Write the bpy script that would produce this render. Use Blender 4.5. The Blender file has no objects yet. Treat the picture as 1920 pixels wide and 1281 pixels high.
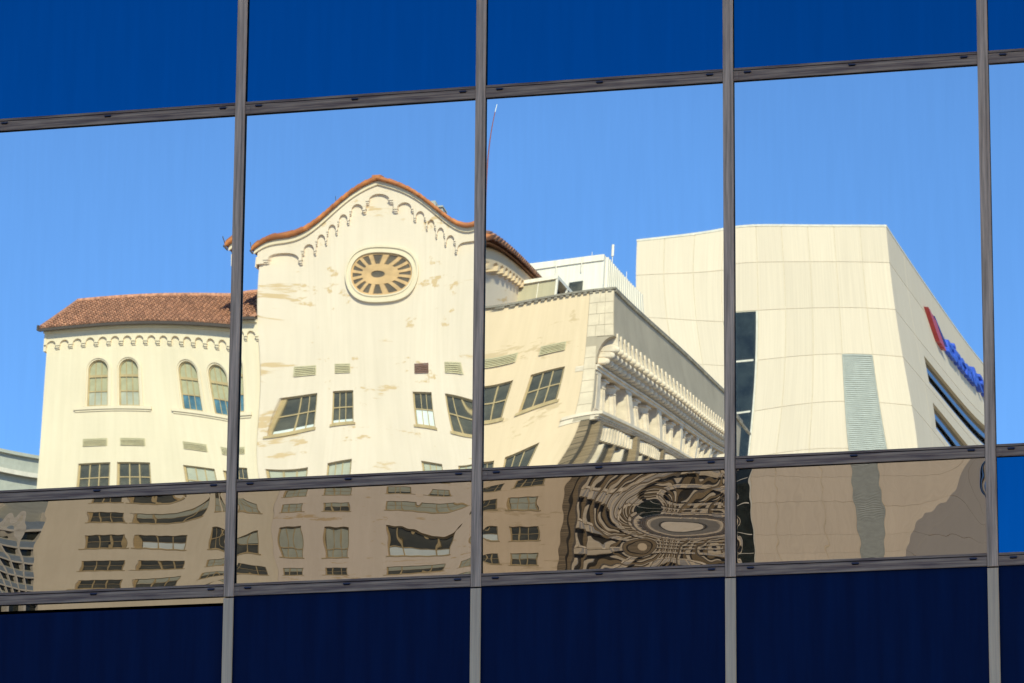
import bpy, math, random
from math import sin, cos, pi, radians, sqrt
from mathutils import Vector, Matrix
random.seed(7)
scene = bpy.context.scene
col = scene.collection

# ------------------------------------------------------------------ camera
YAW, PITCH, ROLL, FPX = .2518, .2422, .0078, 7963.0
cd = bpy.data.cameras.new('camera'); cam = bpy.data.objects.new('camera', cd); col.objects.link(cam)
scene.camera = cam
cd.sensor_width = 36.0; cd.lens = FPX / 1920 * 36; cd.clip_start = .5; cd.clip_end = 20000
fw = Vector((-sin(YAW)*cos(PITCH), cos(YAW)*cos(PITCH), sin(PITCH)))
r0 = Vector((cos(YAW), sin(YAW), 0)); u0 = r0.cross(fw)
rt = r0*cos(ROLL) + u0*sin(ROLL); up = u0*cos(ROLL) - r0*sin(ROLL)
cam.matrix_world = Matrix(((rt.x, up.x, -fw.x, 9.2154), (rt.y, up.y, -fw.y, -23.3624), (rt.z, up.z, -fw.z, 1.6), (0, 0, 0, 1)))

# ------------------------------------------------------------------ light
SUN_EL, SUN_AZ = radians(36), radians(24)
w = bpy.data.worlds.new('World'); scene.world = w; w.use_nodes = True
nt = w.node_tree; bg = nt.nodes['Background']
sky = nt.nodes.new('ShaderNodeTexSky'); sky.sky_type = 'NISHITA'; sky.sun_disc = False
sky.sun_elevation = SUN_EL; sky.sun_rotation = SUN_AZ
sky.air_density = .6; sky.dust_density = 0.0; sky.ozone_density = 7.5; sky.altitude = 0
nt.links.new(sky.outputs[0], bg.inputs[0]); bg.inputs[1].default_value = .15
ld = bpy.data.lights.new('sun', 'SUN'); sun = bpy.data.objects.new('sun', ld); col.objects.link(sun)
ld.energy = 4.4; ld.angle = radians(.5); ld.color = (1, .87, .66)
sd = Vector((sin(SUN_AZ)*cos(SUN_EL), cos(SUN_AZ)*cos(SUN_EL), sin(SUN_EL)))
sun.rotation_euler = sd.to_track_quat('Z', 'Y').to_euler(); sun.location = (0, 0, 80)
scene.view_settings.view_transform = 'Standard'; scene.view_settings.look = 'None'
scene.view_settings.exposure = .35; scene.view_settings.gamma = 1
scene.cycles.max_bounces = 8; scene.cycles.glossy_bounces = 6; scene.cycles.caustics_reflective = False
scene.cycles.use_denoising = True

# ------------------------------------------------------------------ materials
def nodes(m):
    m.use_nodes = True; return m.node_tree, m.node_tree.nodes['Principled BSDF']
def rgb(c): return (c[0], c[1], c[2], 1)
def mat(name, c, rough=.7, metal=0, var=.12, scale=(1, 1, 1), nscale=2.0, c2=None, bump=0, spec=.5, detail=6, thr=None, tc='Object'):
    """base colour varied by stretched noise between c and c2"""
    m = bpy.data.materials.new(name); t, b = nodes(m)
    b.inputs['Roughness'].default_value = rough; b.inputs['Metallic'].default_value = metal
    b.inputs['Specular IOR Level'].default_value = spec
    co = t.nodes.new('ShaderNodeTexCoord'); mp = t.nodes.new('ShaderNodeMapping'); mp.inputs['Scale'].default_value = scale
    nz = t.nodes.new('ShaderNodeTexNoise'); nz.inputs['Scale'].default_value = nscale; nz.inputs['Detail'].default_value = detail
    nz.inputs['Roughness'].default_value = .62
    rp = t.nodes.new('ShaderNodeValToRGB')
    c2 = c2 or tuple(x*(1-var) for x in c); c1 = tuple(min(1, x*(1+var*.6)) for x in c) if thr is None else c
    lo, hi = thr or (.35, .65)
    rp.color_ramp.elements[0].position = lo; rp.color_ramp.elements[0].color = rgb(c2)
    rp.color_ramp.elements[1].position = hi; rp.color_ramp.elements[1].color = rgb(c1)
    L = t.links.new
    L(co.outputs[tc], mp.inputs[0]); L(mp.outputs[0], nz.inputs[0]); L(nz.outputs[0], rp.inputs[0]); L(rp.outputs[0], b.inputs['Base Color'])
    if bump:
        bm_ = t.nodes.new('ShaderNodeBump'); bm_.inputs['Strength'].default_value = bump; bm_.inputs['Distance'].default_value = .02
        L(nz.outputs[0], bm_.inputs['Height']); L(bm_.outputs[0], b.inputs['Normal'])
    return m

def stucco(name, base, patch, amount):
    """sun bleached stucco: broad tone drift, faint horizontal courses, irregular flaked patches in horizontal runs"""
    m = bpy.data.materials.new(name); t, b = nodes(m); L = t.links.new; N = t.nodes.new
    b.inputs['Roughness'].default_value = .85; b.inputs['Specular IOR Level'].default_value = .2
    geo = N('ShaderNodeNewGeometry')
    def noise(sc, scale, det=6, ro=.6):
        mp = N('ShaderNodeMapping'); mp.inputs['Scale'].default_value = sc; L(geo.outputs['Position'], mp.inputs[0])
        n = N('ShaderNodeTexNoise'); n.inputs['Scale'].default_value = scale; n.inputs['Detail'].default_value = det; n.inputs['Roughness'].default_value = ro
        L(mp.outputs[0], n.inputs[0]); return n.outputs[0]
    def ramp(src, lo, hi, a=(0, 0, 0), z=(1, 1, 1)):
        r = N('ShaderNodeValToRGB'); r.color_ramp.elements[0].position = lo; r.color_ramp.elements[1].position = hi
        r.color_ramp.elements[0].color = rgb(a); r.color_ramp.elements[1].color = rgb(z); L(src, r.inputs[0]); return r.outputs[0]
    tone = ramp(noise((1, 1, .5), .35), .3, .7, tuple(x*.90 for x in base), base)
    strk = ramp(noise((6, 6, .25), .8), .3, .75, (.93, .93, .91), (1, 1, 1))
    mx = N('ShaderNodeMix'); mx.data_type = 'RGBA'; mx.blend_type = 'MULTIPLY'; mx.inputs[0].default_value = 1
    L(tone, mx.inputs[6]); L(strk, mx.inputs[7])
    # flaked patches: fine noise gated by a broad one so that they gather in runs
    fine = noise((.8, .8, 1.9), 1.15, 7, .62); broad = noise((.5, .5, 1.3), .55, 2)
    ad = N('ShaderNodeMath'); ad.operation = 'MULTIPLY_ADD'; L(broad, ad.inputs[0]); ad.inputs[1].default_value = .55; L(fine, ad.inputs[2])
    # rain washes the render off below the sills: one band under every row of windows
    sx = N('ShaderNodeSeparateXYZ'); L(geo.outputs['Position'], sx.inputs[0])
    m1 = N('ShaderNodeMath'); m1.operation = 'MULTIPLY_ADD'; L(sx.outputs[2], m1.inputs[0]); m1.inputs[1].default_value = 1/3.6; m1.inputs[2].default_value = -46.75/3.6+40
    m2 = N('ShaderNodeMath'); m2.operation = 'FRACT'; L(m1.outputs[0], m2.inputs[0])
    m3 = N('ShaderNodeMapRange'); L(m2.outputs[0], m3.inputs[0]); m3.inputs[1].default_value = .58; m3.inputs[2].default_value = .80; m3.inputs[3].default_value = 0; m3.inputs[4].default_value = .065
    m4 = N('ShaderNodeMath'); m4.operation = 'ADD'; L(ad.outputs[0], m4.inputs[0]); L(m3.outputs[0], m4.inputs[1])
    pm = ramp(m4.outputs[0], amount + .02, amount + .075)
    px = N('ShaderNodeMix'); px.data_type = 'RGBA'; L(pm, px.inputs[0]); L(mx.outputs[2], px.inputs[6]); px.inputs[7].default_value = rgb(patch)
    L(px.outputs[2], b.inputs['Base Color'])
    bp = N('ShaderNodeBump'); bp.inputs['Strength'].default_value = .25; bp.inputs['Distance'].default_value = .03
    L(fine, bp.inputs['Height']); L(bp.outputs[0], b.inputs['Normal'])
    return m

def mirror(name, tint, rough=0.0):
    m = bpy.data.materials.new(name); t, b = nodes(m); L = t.links.new
    b.inputs['Metallic'].default_value = 1; b.inputs['Roughness'].default_value = rough
    oi = t.nodes.new('ShaderNodeObjectInfo'); mr = t.nodes.new('ShaderNodeMapRange'); mr.inputs[3].default_value = .93; mr.inputs[4].default_value = 1.0
    mm_ = t.nodes.new('ShaderNodeMix'); mm_.data_type = 'RGBA'; mm_.blend_type = 'MULTIPLY'; mm_.inputs[0].default_value = 1
    L(oi.outputs['Random'], mr.inputs[0]); L(mr.outputs[0], mm_.inputs[7])
    co = t.nodes.new('ShaderNodeTexCoord'); mp = t.nodes.new('ShaderNodeMapping'); mp.inputs['Scale'].default_value = (9, 1, .7)
    nz = t.nodes.new('ShaderNodeTexNoise'); nz.inputs['Scale'].default_value = 2.2; nz.inputs['Detail'].default_value = 5
    rp = t.nodes.new('ShaderNodeValToRGB'); rp.color_ramp.elements[0].position = .3; rp.color_ramp.elements[1].position = .7
    rp.color_ramp.elements[0].color = rgb([x*(.965 if tint[0] > .1 else .94) for x in tint]); rp.color_ramp.elements[1].color = rgb(tint)
    L(co.outputs['Object'], mp.inputs[0]); L(mp.outputs[0], nz.inputs[0]); L(nz.outputs[0], rp.inputs[0]); L(rp.outputs[0], mm_.inputs[6]); L(mm_.outputs[2], b.inputs['Base Color'])
    return m

M = {}
M['clear'] = mirror('bright_mirror_glass', (.80, .98, .985), .006)
M['brown'] = mirror('dim_mirror_glass', (.25, .262, .258), .0)
M['blue'] = mirror('blue_mirror_glass', (.002, .155, .345), .01)
M['navy'] = mat('navy_panel', (.0001, .015, .070), .45, 0, .3, (7, 1, .5), 1.6, c2=(.0001, .0122, .060), spec=.06)
M['mull'] = mat('weathered_mullion', (.84, .60, .39), .6, 0, .35, (30, 30, 1.0), 1.6, c2=(.34, .235, .15), bump=.15)
M['mull_low'] = mat('pale_mullion', (.86, .66, .40), .6, 0, .3, (30, 30, 1.0), 1.6, c2=(.78, .58, .36), bump=.15)
M['trans'] = mat('weathered_transom', (.49, .35, .22), .6, 0, .35, (1.5, 30, 38), 1.6, c2=(.16, .10, .08), bump=.2)
M['trans_top'] = mat('transom_ledge', (.55,.37,.26), .6, 0, .3, (2, 30, 30), 1.6, c2=(.09, .085, .10))
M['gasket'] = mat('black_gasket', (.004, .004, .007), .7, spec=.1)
M['hood'] = mat('blue_weep_hood', (.03, .042, .085), .5, .1)
M['stucco'] = stucco('cream_stucco', (.84, .665, .515), (.64, .44, .25), .90)
M['stucco_clean'] = stucco('cream_stucco_sound', (.85, .685, .49), (.66, .57, .38), 1.03)
M['stucco_wing'] = stucco('cream_stucco_wing', (.83, .605, .40), (.62, .44, .265), .89)
M['stone'] = mat('pale_stone', (.76, .60, .45), .8, 0, .2, (1, 1, 1), 1.3, bump=.3)
M['parapet'] = mat('grey_parapet_stone', (.45, .35, .25), .85, 0, .14, (1, 1, .5), .5, bump=.2)
M['coping'] = mat('dark_coping', (.27, .22, .17), .8, 0, .4, (1, 1, 1), 3)
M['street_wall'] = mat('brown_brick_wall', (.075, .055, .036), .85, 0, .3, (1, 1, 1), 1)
M['corner'] = mat('cream_corner_stone', (.74, .575, .41), .8, 0, .12, (1, 1, 1), 1.3, bump=.2)
M['rib'] = mat('tan_brick_rib', (.30, .205, .12), .85, 0, .35, (.3, .3, 6), 2)
M['tile'] = mat('clay_roof_tile', (.42, .19, .10), .8, 0, .4, (1, 1, 1), 2.6, c2=(.20, .085, .05))
M['tile_old'] = mat('aged_clay_roof_tile', (.60, .28, .16), .85, 0, .4, (1, 1, 1), 5, c2=(.30, .13, .08))
M['tile_orange'] = mat('orange_coping_tile', (.60, .20, .055), .7, 0, .3, (1, 1, 1), 3, c2=(.42, .13, .04))
M['gutter'] = mat('dark_gutter', (.07, .05, .04), .7)
M['frame'] = mat('ochre_window_frame', (.48, .34, .17), .7, 0, .2)
M['glass'] = mat('dark_window_glass', (.10, .09, .065), .25, 0, .5, (1, 1, 1), .9, c2=(.045, .045, .038), spec=.3)
M['blind'] = mat('pale_green_blind', (.44, .42, .32), .8, 0, .12)
M['blind_green'] = mat('olive_green_blind', (.42, .38, .235), .8, 0, .15)
M['blind_white'] = mat('white_blind', (.72, .74, .68), .8, 0, .08)
M['blue_sash'] = mat('blue_grey_glass', (.10, .20, .25), .1, 0, .4)
M['vent'] = mat('ochre_vent_slats', (.56, .47, .29), .8, 0, .15)
M['vent_dark'] = mat('rusty_vent', (.22, .11, .08), .8)
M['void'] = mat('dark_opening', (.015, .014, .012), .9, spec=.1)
M['rose'] = mat('ochre_rose_tracery', (.66, .40, .19), .8, 0, .2)
M['panel'] = mat('beige_concrete_panel', (.78, .615, .46), .8, 0, .06, (7, 7, .12), 1.2, bump=.1)
M['groove'] = mat('panel_joint', (.70, .575, .42), .9)
M['louver'] = mat('grey_green_louver', (.45, .44, .39), .6, 0, .12)
M['slab'] = mat('white_floor_edge', (.76, .66, .54), .6)
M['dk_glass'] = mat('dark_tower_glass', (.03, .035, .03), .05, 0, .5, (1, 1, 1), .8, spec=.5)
M['sky_glass'] = mirror('sky_blue_glass', (.42, .50, .58), .03)
M['white'] = mat('white_painted_wall', (.86, .75, .63), .7, 0, .12, (6, 6, .3), .8)
M['beige_metal'] = mat('beige_metal_sheet', (.50, .42, .28), .6, 0, .08, (4, 4, .5), .8)
M['pale_green'] = mat('pale_green_concrete', (.46, .44, .37), .7, 0, .1)
M['grey_band'] = mat('grey_blue_band', (.30, .34, .38), .6, 0, .15)
M['logo_red'] = mat('red_sign_enamel', (.55, .05, .05), .45)
M['logo_blue'] = mat('blue_sign_enamel', (.035, .10, .60), .45)
M['mast_red'] = mat('red_mast_paint', (.24, .07, .05), .6)
M['rose_glass'] = mat('brown_leaded_glass', (.13, .095, .06), .4, 0, .3)
M['mast_white'] = mat('white_mast_paint', (.75, .75, .72), .6)
M['asphalt'] = mat('asphalt', (.05, .05, .052), .9, 0, .3)
M['paving'] = mat('concrete_paving', (.42, .38, .31), .9, 0, .2, (1, 1, 1), .6)

def island_tint(m, lo=.9):
    t, b = nodes(m); L = t.links.new; src = b.inputs['Base Color'].links[0].from_socket
    g_ = t.nodes.new('ShaderNodeNewGeometry'); mr = t.nodes.new('ShaderNodeMapRange'); mr.inputs[3].default_value = lo; mr.inputs[4].default_value = 1.03
    mx = t.nodes.new('ShaderNodeMix'); mx.data_type = 'RGBA'; mx.blend_type = 'MULTIPLY'; mx.inputs[0].default_value = 1
    L(g_.outputs['Random Per Island'], mr.inputs[0]); L(src, mx.inputs[6]); L(mr.outputs[0], mx.inputs[7]); L(mx.outputs[2], b.inputs['Base Color'])
island_tint(M['panel'], .955); island_tint(M['tile_old'], .6); island_tint(M['tile'], .6); island_tint(M['tile_orange'], .75); island_tint(M['rib'], .7)

# ------------------------------------------------------------------ mesh helpers
GY = 0.022                    # plane of the mirror glass
def V(p): return (p[0], 2*GY - p[1], p[2])   # the town is laid out as its mirror image and built on this side of the glass
class MB:
    def __init__(s): s.v = []; s.f = []; s.sm = []
    def add(s, vs, fs, smooth=False):
        o = len(s.v); s.v += [tuple(p) for p in vs]; s.f += [tuple(i+o for i in f) for f in fs]; s.sm += [smooth]*len(fs)
    def box(s, x0, x1, y0, y1, z0, z1):
        s.add([(x, y, z) for x in (x0, x1) for y in (y0, y1) for z in (z0, z1)],
              [(0, 1, 3, 2), (4, 6, 7, 5), (0, 4, 5, 1), (2, 3, 7, 6), (0, 2, 6, 4), (1, 5, 7, 3)])
    def prism(s, poly, a0, a1, axis='y'):
        """poly of (u,z): axis y -> u is x; axis x -> u is y"""
        n = len(poly)
        mk = (lambda u, z, a: (u, a, z)) if axis == 'y' else (lambda u, z, a: (a, u, z))
        s.add([mk(u, z, a0) for u, z in poly] + [mk(u, z, a1) for u, z in poly],
              [tuple(range(n)), tuple(range(2*n-1, n-1, -1))] + [(i, (i+1) % n, n+(i+1) % n, n+i) for i in range(n)])
    def tube(s, p0, p1, r0, r1=None, n=10, cap=True):
        r1 = r0 if r1 is None else r1; p0 = Vector(p0); p1 = Vector(p1); d = (p1-p0).normalized()
        a = d.orthogonal().normalized(); b = d.cross(a)
        vs = [p0 + (a*cos(2*pi*i/n)+b*sin(2*pi*i/n))*r0 for i in range(n)] + [p1 + (a*cos(2*pi*i/n)+b*sin(2*pi*i/n))*r1 for i in range(n)]
        s.add(vs, [(i, (i+1) % n, n+(i+1) % n, n+i) for i in range(n)], True)
        if cap: s.add(vs[:n], [tuple(range(n))]); s.add(vs[n:], [tuple(range(n))])
    def wall(s, a0, a1, z0, z1, holes, front, depth, axis='y'):
        """flat wall with rectangular openings and their reveals; holes (a0,a1,z0,z1); depth away from the viewer"""
        A = sorted({a0, a1} | {h[0] for h in holes} | {h[1] for h in holes}); Z = sorted({z0, z1} | {h[2] for h in holes} | {h[3] for h in holes})
        mk = (lambda a, z, d: (a, front+d, z)) if axis == 'y' else (lambda a, z, d: (front-d, a, z))
        for i in range(len(A)-1):
            for j in range(len(Z)-1):
                ca, cz = (A[i]+A[i+1])/2, (Z[j]+Z[j+1])/2
                if any(h[0] < ca < h[1] and h[2] < cz < h[3] for h in holes): continue
                s.add([mk(A[i], Z[j], 0), mk(A[i+1], Z[j], 0), mk(A[i+1], Z[j+1], 0), mk(A[i], Z[j+1], 0)], [(0, 1, 2, 3)])
        for h in holes:
            c = [(h[0], h[2]), (h[1], h[2]), (h[1], h[3]), (h[0], h[3])]
            for k in range(4):
                p, q = c[k], c[(k+1) % 4]
                s.add([mk(*p, 0), mk(*q, 0), mk(*q, depth), mk(*p, depth)], [(0, 1, 2, 3)])
    def build(s, name, m, parent=None, origin=(0, 0, 0), real=False, base=(0, 0, 0)):
        """origin: object origin in laid-out coordinates; base: the parent's origin"""
        me = bpy.data.meshes.new(name)
        f = (lambda p: p) if real else V
        o = f(origin); bs = f(base) if parent is not None else (0, 0, 0)
        vs = [f(p) for p in s.v]; vs = [(a-o[0], b-o[1], c-o[2]) for a, b, c in vs]
        fs = s.f if real else [tuple(reversed(q)) for q in s.f]
        me.from_pydata(vs, [], fs); me.polygons.foreach_set('use_smooth', s.sm); me.materials.append(m); me.update()
        ob = bpy.data.objects.new(name, me); col.objects.link(ob)
        if parent is not None: ob.parent = parent
        ob.location = (o[0]-bs[0], o[1]-bs[1], o[2]-bs[2])
        return ob
def tag(o, label=None, cat=None, group=None, kind=None):
    for k, v in (('label', label), ('category', cat), ('group', group), ('kind', kind)):
        if v: o[k] = v
    return o
def thing(name, base, label, cat, real=False):
    o = bpy.data.objects.new(name, None); col.objects.link(o); o.location = base if real else V(base); o.empty_display_size = .5
    return tag(o, label, cat)
def copy_part(src, parent, origin, base):
    o = src.copy(); col.objects.link(o); o.parent = parent
    a, b = V(origin), V(base); o.location = (a[0]-b[0], a[1]-b[1], a[2]-b[2]); return o

# ------------------------------------------------------------------ the setting
g = MB(); g.add([(-4000, -4000, 0), (4000, -4000, 0), (4000, 4000, 0), (-4000, 4000, 0)], [(0, 1, 2, 3)])
tag(g.build('ground', M['paving'], real=True), kind='structure')
g = MB(); g.add([(-400, -22, .004), (400, -22, .004), (400, -7, .004), (-400, -7, .004)], [(0, 1, 2, 3)])
tag(g.build('road', M['asphalt'], real=True), kind='structure')
for nm, y0, y1 in (('pavement', -6.99, -.6), ('pavement', -30, -22.01)):
    g = MB(); g.box(-400, 400, y0, y1, .002, .14); tag(g.build(nm, M['paving'], real=True), kind='structure')

# ------------------------------------------------------------------ the mirror-glass office building
FB = (3.0, 0.0, 0.0)
fac = thing('office_building', FB, 'glass-fronted office building with blue and mirrored panes in a grid of weathered grey metal bars', 'building', real=True)
PANES = {"2_1":[-0.1,1.5,6.8111999999999995,9.0628,[[0,1,235.93],[0,2,76.32],[0,3,36.38],[0,4,-84.25],[1,0,-219.13],[1,1,-228.36],[1,2,343.79],[1,3,-19.8],[1,4,-59.61],[2,0,-181.61],[2,1,-310.49],[2,2,209.75],[2,3,40.27],[3,0,-53.38],[3,1,-82.57],[3,2,65.5],[4,0,17.96],[4,1,71.96]],[]],"2_2":[1.5,3.0,6.8111999999999995,9.0628,[[0,1,-384.66],[0,2,205.95],[0,3,-53.89],[0,4,-39.76],[0,5,31.57],[0,6,-3.91],[1,0,545.69],[1,1,-436.2],[1,2,36.1],[1,3,-49.58],[1,4,-18.34],[1,5,27.84],[1,6,24.99],[2,0,-121.43],[2,1,-63.21],[2,2,186.87],[2,3,-68.23],[2,4,22.43],[2,5,38.39],[2,6,-32.56],[3,0,-87.65],[3,1,21.11],[3,2,56.04],[3,3,-55.96],[3,4,-6.17],[3,5,-1.09],[4,0,-5.11],[4,1,40.1],[4,2,-22.58],[4,3,35.91],[4,4,-0.81],[5,0,-27.54],[5,1,58.69],[5,2,49.86],[5,3,11.31],[5,4,-18.98],[6,0,-1.96],[6,1,15.96],[6,2,-8.08],[6,3,1.29],[7,0,75.93],[7,1,-3.34],[7,2,-20.74],[8,0,2.13],[8,1,-4.05],[8,2,-1.53],[9,0,-17.3],[9,1,-1.15]],[]],"2_3":[3.0,4.5,6.8111999999999995,9.0628,[[0,1,559.98],[0,2,82.81],[0,3,270.45],[0,4,-103.04],[0,5,-71.32],[0,6,-29.87],[1,0,-789.03],[1,1,420.57],[1,2,-425.96],[1,3,-0.83],[1,4,-71.13],[1,5,113.64],[1,6,29.55],[2,0,397.85],[2,1,-388.8],[2,2,359.45],[2,3,-25.78],[2,4,-102.19],[2,5,-4.7],[3,0,-8.96],[3,1,39.28],[3,2,-4.77],[3,3,-0.76],[3,4,1.73],[4,0,-42.67],[4,1,56.79],[4,2,-126.73],[4,3,-9.03],[5,0,3.65],[5,1,21.7],[5,2,44.4],[6,0,2.82],[6,1,-14.59]],[]],"2_4":[4.5,6.0,6.8111999999999995,9.0628,[[0,1,105.81],[0,2,235.4],[0,3,13.91],[0,4,-41.77],[0,5,-15.3],[0,6,-10.57],[1,0,464.24],[1,1,-916.87],[1,2,153.81],[1,3,105.84],[1,4,-45.94],[1,5,-3.89],[1,6,6.99],[2,0,128.26],[2,1,-262.86],[2,2,201.65],[2,3,-14.19],[2,4,-45.67],[2,5,5.12],[3,0,0.21],[3,1,34.77],[3,2,-18.18],[3,3,-11.92],[3,4,-30.16],[4,0,-25.96],[4,1,23.11],[4,2,-17.51],[4,3,10.76],[5,0,16.11],[5,1,14.13],[5,2,23.87],[6,0,-4.38],[6,1,-16.13]],[]],"3_1":[-0.1,1.5,6.187399999999999,6.739699999999999,[[0,1,4239.09],[0,2,-1001.26],[0,3,84.66],[0,4,-35.16],[0,5,9.01],[0,6,7.36],[0,7,-2.15],[1,0,2319.23],[1,1,-588.26],[1,2,46.18],[1,3,63.59],[1,4,-86.68],[1,5,-1.33],[1,6,19.92],[1,7,0.37],[2,0,791.37],[2,1,550.24],[2,2,-43.91],[2,3,51.85],[2,4,-1.18],[2,5,17.91],[2,6,2.06],[2,7,-2.88],[3,0,113.03],[3,1,-248.2],[3,2,20.79],[3,3,42.67],[3,4,-32.13],[3,5,-10.38],[3,6,-1.45],[4,0,-156.92],[4,1,185.47],[4,2,-46.26],[4,3,-35.81],[4,4,-9.83],[4,5,6.38],[5,0,-108.94],[5,1,-165.24],[5,2,-55.71],[5,3,3.64],[5,4,2.54],[6,0,-70.29],[6,1,-140.63],[6,2,-32.24],[6,3,-27.78],[7,0,-36.79],[7,1,-34.91],[7,2,-35.09],[8,0,0.79],[8,1,-57.14]],[]],"3_2":[1.5,3.0,6.187399999999999,6.739699999999999,[[0,1,2993.56],[0,2,-589.34],[0,3,-22.68],[0,4,-130.55],[0,5,6.82],[0,6,14.79],[0,7,-1.76],[1,0,1038.29],[1,1,-325.54],[1,2,-68.43],[1,3,-87.41],[1,4,-59.76],[1,5,22.27],[1,6,7.92],[1,7,-2.38],[2,0,-141.88],[2,1,290.15],[2,2,-15.19],[2,3,70.09],[2,4,-0.35],[2,5,-13.88],[2,6,-0.21],[2,7,1.09],[3,0,356.02],[3,1,156.85],[3,2,-18.14],[3,3,-35.83],[3,4,-42.47],[3,5,7.23],[3,6,5.47],[4,0,182.23],[4,1,183.5],[4,2,68.7],[4,3,33.48],[4,4,1.59],[4,5,-3.25],[5,0,-2.83],[5,1,116.1],[5,2,-3.0],[5,3,-17.48],[5,4,-5.78],[6,0,-34.38],[6,1,20.08],[6,2,29.25],[6,3,12.34],[6,4,-1.83],[7,0,-44.17],[7,1,0.85],[7,2,-5.01],[7,3,6.07],[8,0,-12.02],[8,1,-49.04],[8,2,-7.87],[9,0,10.79],[9,1,-8.04]],[]],"3_3":[3.0,4.5,6.187399999999999,6.739699999999999,[[0,1,3081.97],[0,2,-740.42],[0,3,21.69],[0,4,2.29],[0,5,5.25],[0,6,-2.61],[1,0,-2010.11],[1,1,374.76],[1,2,141.04],[1,3,64.67],[1,4,89.38],[1,5,30.73],[1,6,-9.98],[2,0,783.25],[2,1,137.69],[2,2,-78.2],[2,3,-54.82],[2,4,5.08],[2,5,5.61],[3,0,351.19],[3,1,-46.89],[3,2,-8.15],[3,3,-18.38],[3,4,18.51],[4,0,18.23],[4,1,-31.05],[4,2,-38.9],[4,3,-23.67],[5,0,24.77],[5,1,8.61],[5,2,7.17],[6,0,-12.02],[6,1,-5.26]],[[4.1809,6.4112,-0.0435,0.25,0.155]]],"3_4":[4.5,6.0,6.187399999999999,6.739699999999999,[[0,1,2254.37],[0,2,-386.07],[0,3,42.76],[0,4,-12.8],[0,5,4.14],[0,6,1.75],[0,7,-0.6],[1,0,1947.92],[1,1,472.57],[1,2,-84.67],[1,3,26.21],[1,4,48.47],[1,5,7.51],[1,6,-3.78],[1,7,-0.82],[2,0,495.71],[2,1,556.51],[2,2,-38.98],[2,3,8.31],[2,4,28.77],[2,5,5.07],[2,6,-8.74],[3,0,-22.98],[3,1,199.89],[3,2,42.75],[3,3,9.42],[3,4,17.19],[3,5,9.26],[4,0,-64.9],[4,1,-11.36],[4,2,57.33],[4,3,-1.35],[4,4,2.29],[5,0,-11.29],[5,1,-139.8],[5,2,49.72],[5,3,13.08],[6,0,-105.91],[6,1,-84.74],[6,2,23.34],[7,0,-25.04],[7,1,-35.98]],[]]}
MX = [-3.1, -1.6, -.13, 1.5, 3.0, 4.5, 6.0, 7.5, 9.0]       # centres of the mullions
T1, T2, T3 = (9.0628, 9.1404), (6.7397, 6.8112), (6.1135, 6.1874)
SP = 2.9512 + .0
WM = .031
# horizontal bars: (z0, z1)
BARS = [(2.3, 2.374), (3.05, 3.12), (T3[0]-1.55, T3[0]-1.476), T3, T2, T1, (T1[0]+1.52, T1[1]+1.52), (13.0, 13.076)]
KIND = ['brown', 'clear', 'navy', 'brown', 'clear', 'blue', 'clear']   # pane rows between the bars
def cheb(u, n):
    T = [1.0, u]; D = [0.0, 1.0]
    for k in range(2, n+1): T.append(2*u*T[-1]-T[-2]); D.append(2*T[-2]+2*u*D[-1]-D[-2])
    return T
TILT = [[1, 0, -2600]]   # this bay's panes sit a hair askew
# mullions: an upper length and, below the lowest visible bar, a paler lower length
for x in MX:
    for z0, z1, mm in ((T3[0]-.004, 13.3, 'mull'), (1.9, T3[0]-.012, 'mull_low')):
        b = MB(); e = .003
        b.prism([(x-WM, z0), (x+WM, z0), (x+WM, z1), (x-WM, z1)], 0.0, .007)
        # eased front edges
        b.box(x-WM+e, x+WM-e, -.003, 0.0, z0+.001, z1-.001)
        o = b.build('mullion', M[mm], fac, (x, 0, z0), real=True, base=FB)
        if mm == 'mull_low': o['label'] = 'paler lower length of mullion'
        b = MB(); b.box(x-WM+.004, x+WM-.001, .007, .05, z0, z1)
        b.build('gasket', M['gasket'], o, (x, 0, z0), real=True, base=(x, 0, z0))
for bi, (z0, z1) in enumerate(BARS):
    for i in range(len(MX)-1):
        x0, x1 = MX[i]+WM+.002, MX[i+1]-WM-.002
        h = z1-z0
        b = MB(); zz = z0+h*.74
        b.box(x0, x1, .001, .010, z0, zz)                       # front face
        b.box(x0, x1, .004, .010, zz+.006, z1)                  # set-back upper strip
        if (i+bi) % 2 == 0: b.box(x0+.012, x0+.03, -.0015, .001, z0+.004, zz-.004)   # splice plate
        o = b.build('transom', M['trans'], fac, (x0, 0, z0), real=True, base=FB)
        b = MB(); b.box(x0, x1, .010, .05, z0+.002, z1-.002)
        b.build('gasket', M['gasket'], o, (x0, 0, z0), real=True, base=(x0, 0, z0))
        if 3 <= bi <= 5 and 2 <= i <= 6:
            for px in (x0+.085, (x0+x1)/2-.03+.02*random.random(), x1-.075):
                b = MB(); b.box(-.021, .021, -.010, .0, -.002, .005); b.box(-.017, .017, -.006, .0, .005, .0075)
                o2 = b.build('weep_hood', M['hood'], o, (0, 0, 0), real=True, base=(0, 0, 0)); o2.location = (px-x0, 0, zz-z0-.012); sl_ = MB(); sl_.box(-.019, .017, -.0015, .0, -.0065, -.002); sl_.build('hood_shadow', M['gasket'], o2, (0, 0, 0), real=True)  # black box below each hood stands in for its shadow
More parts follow.
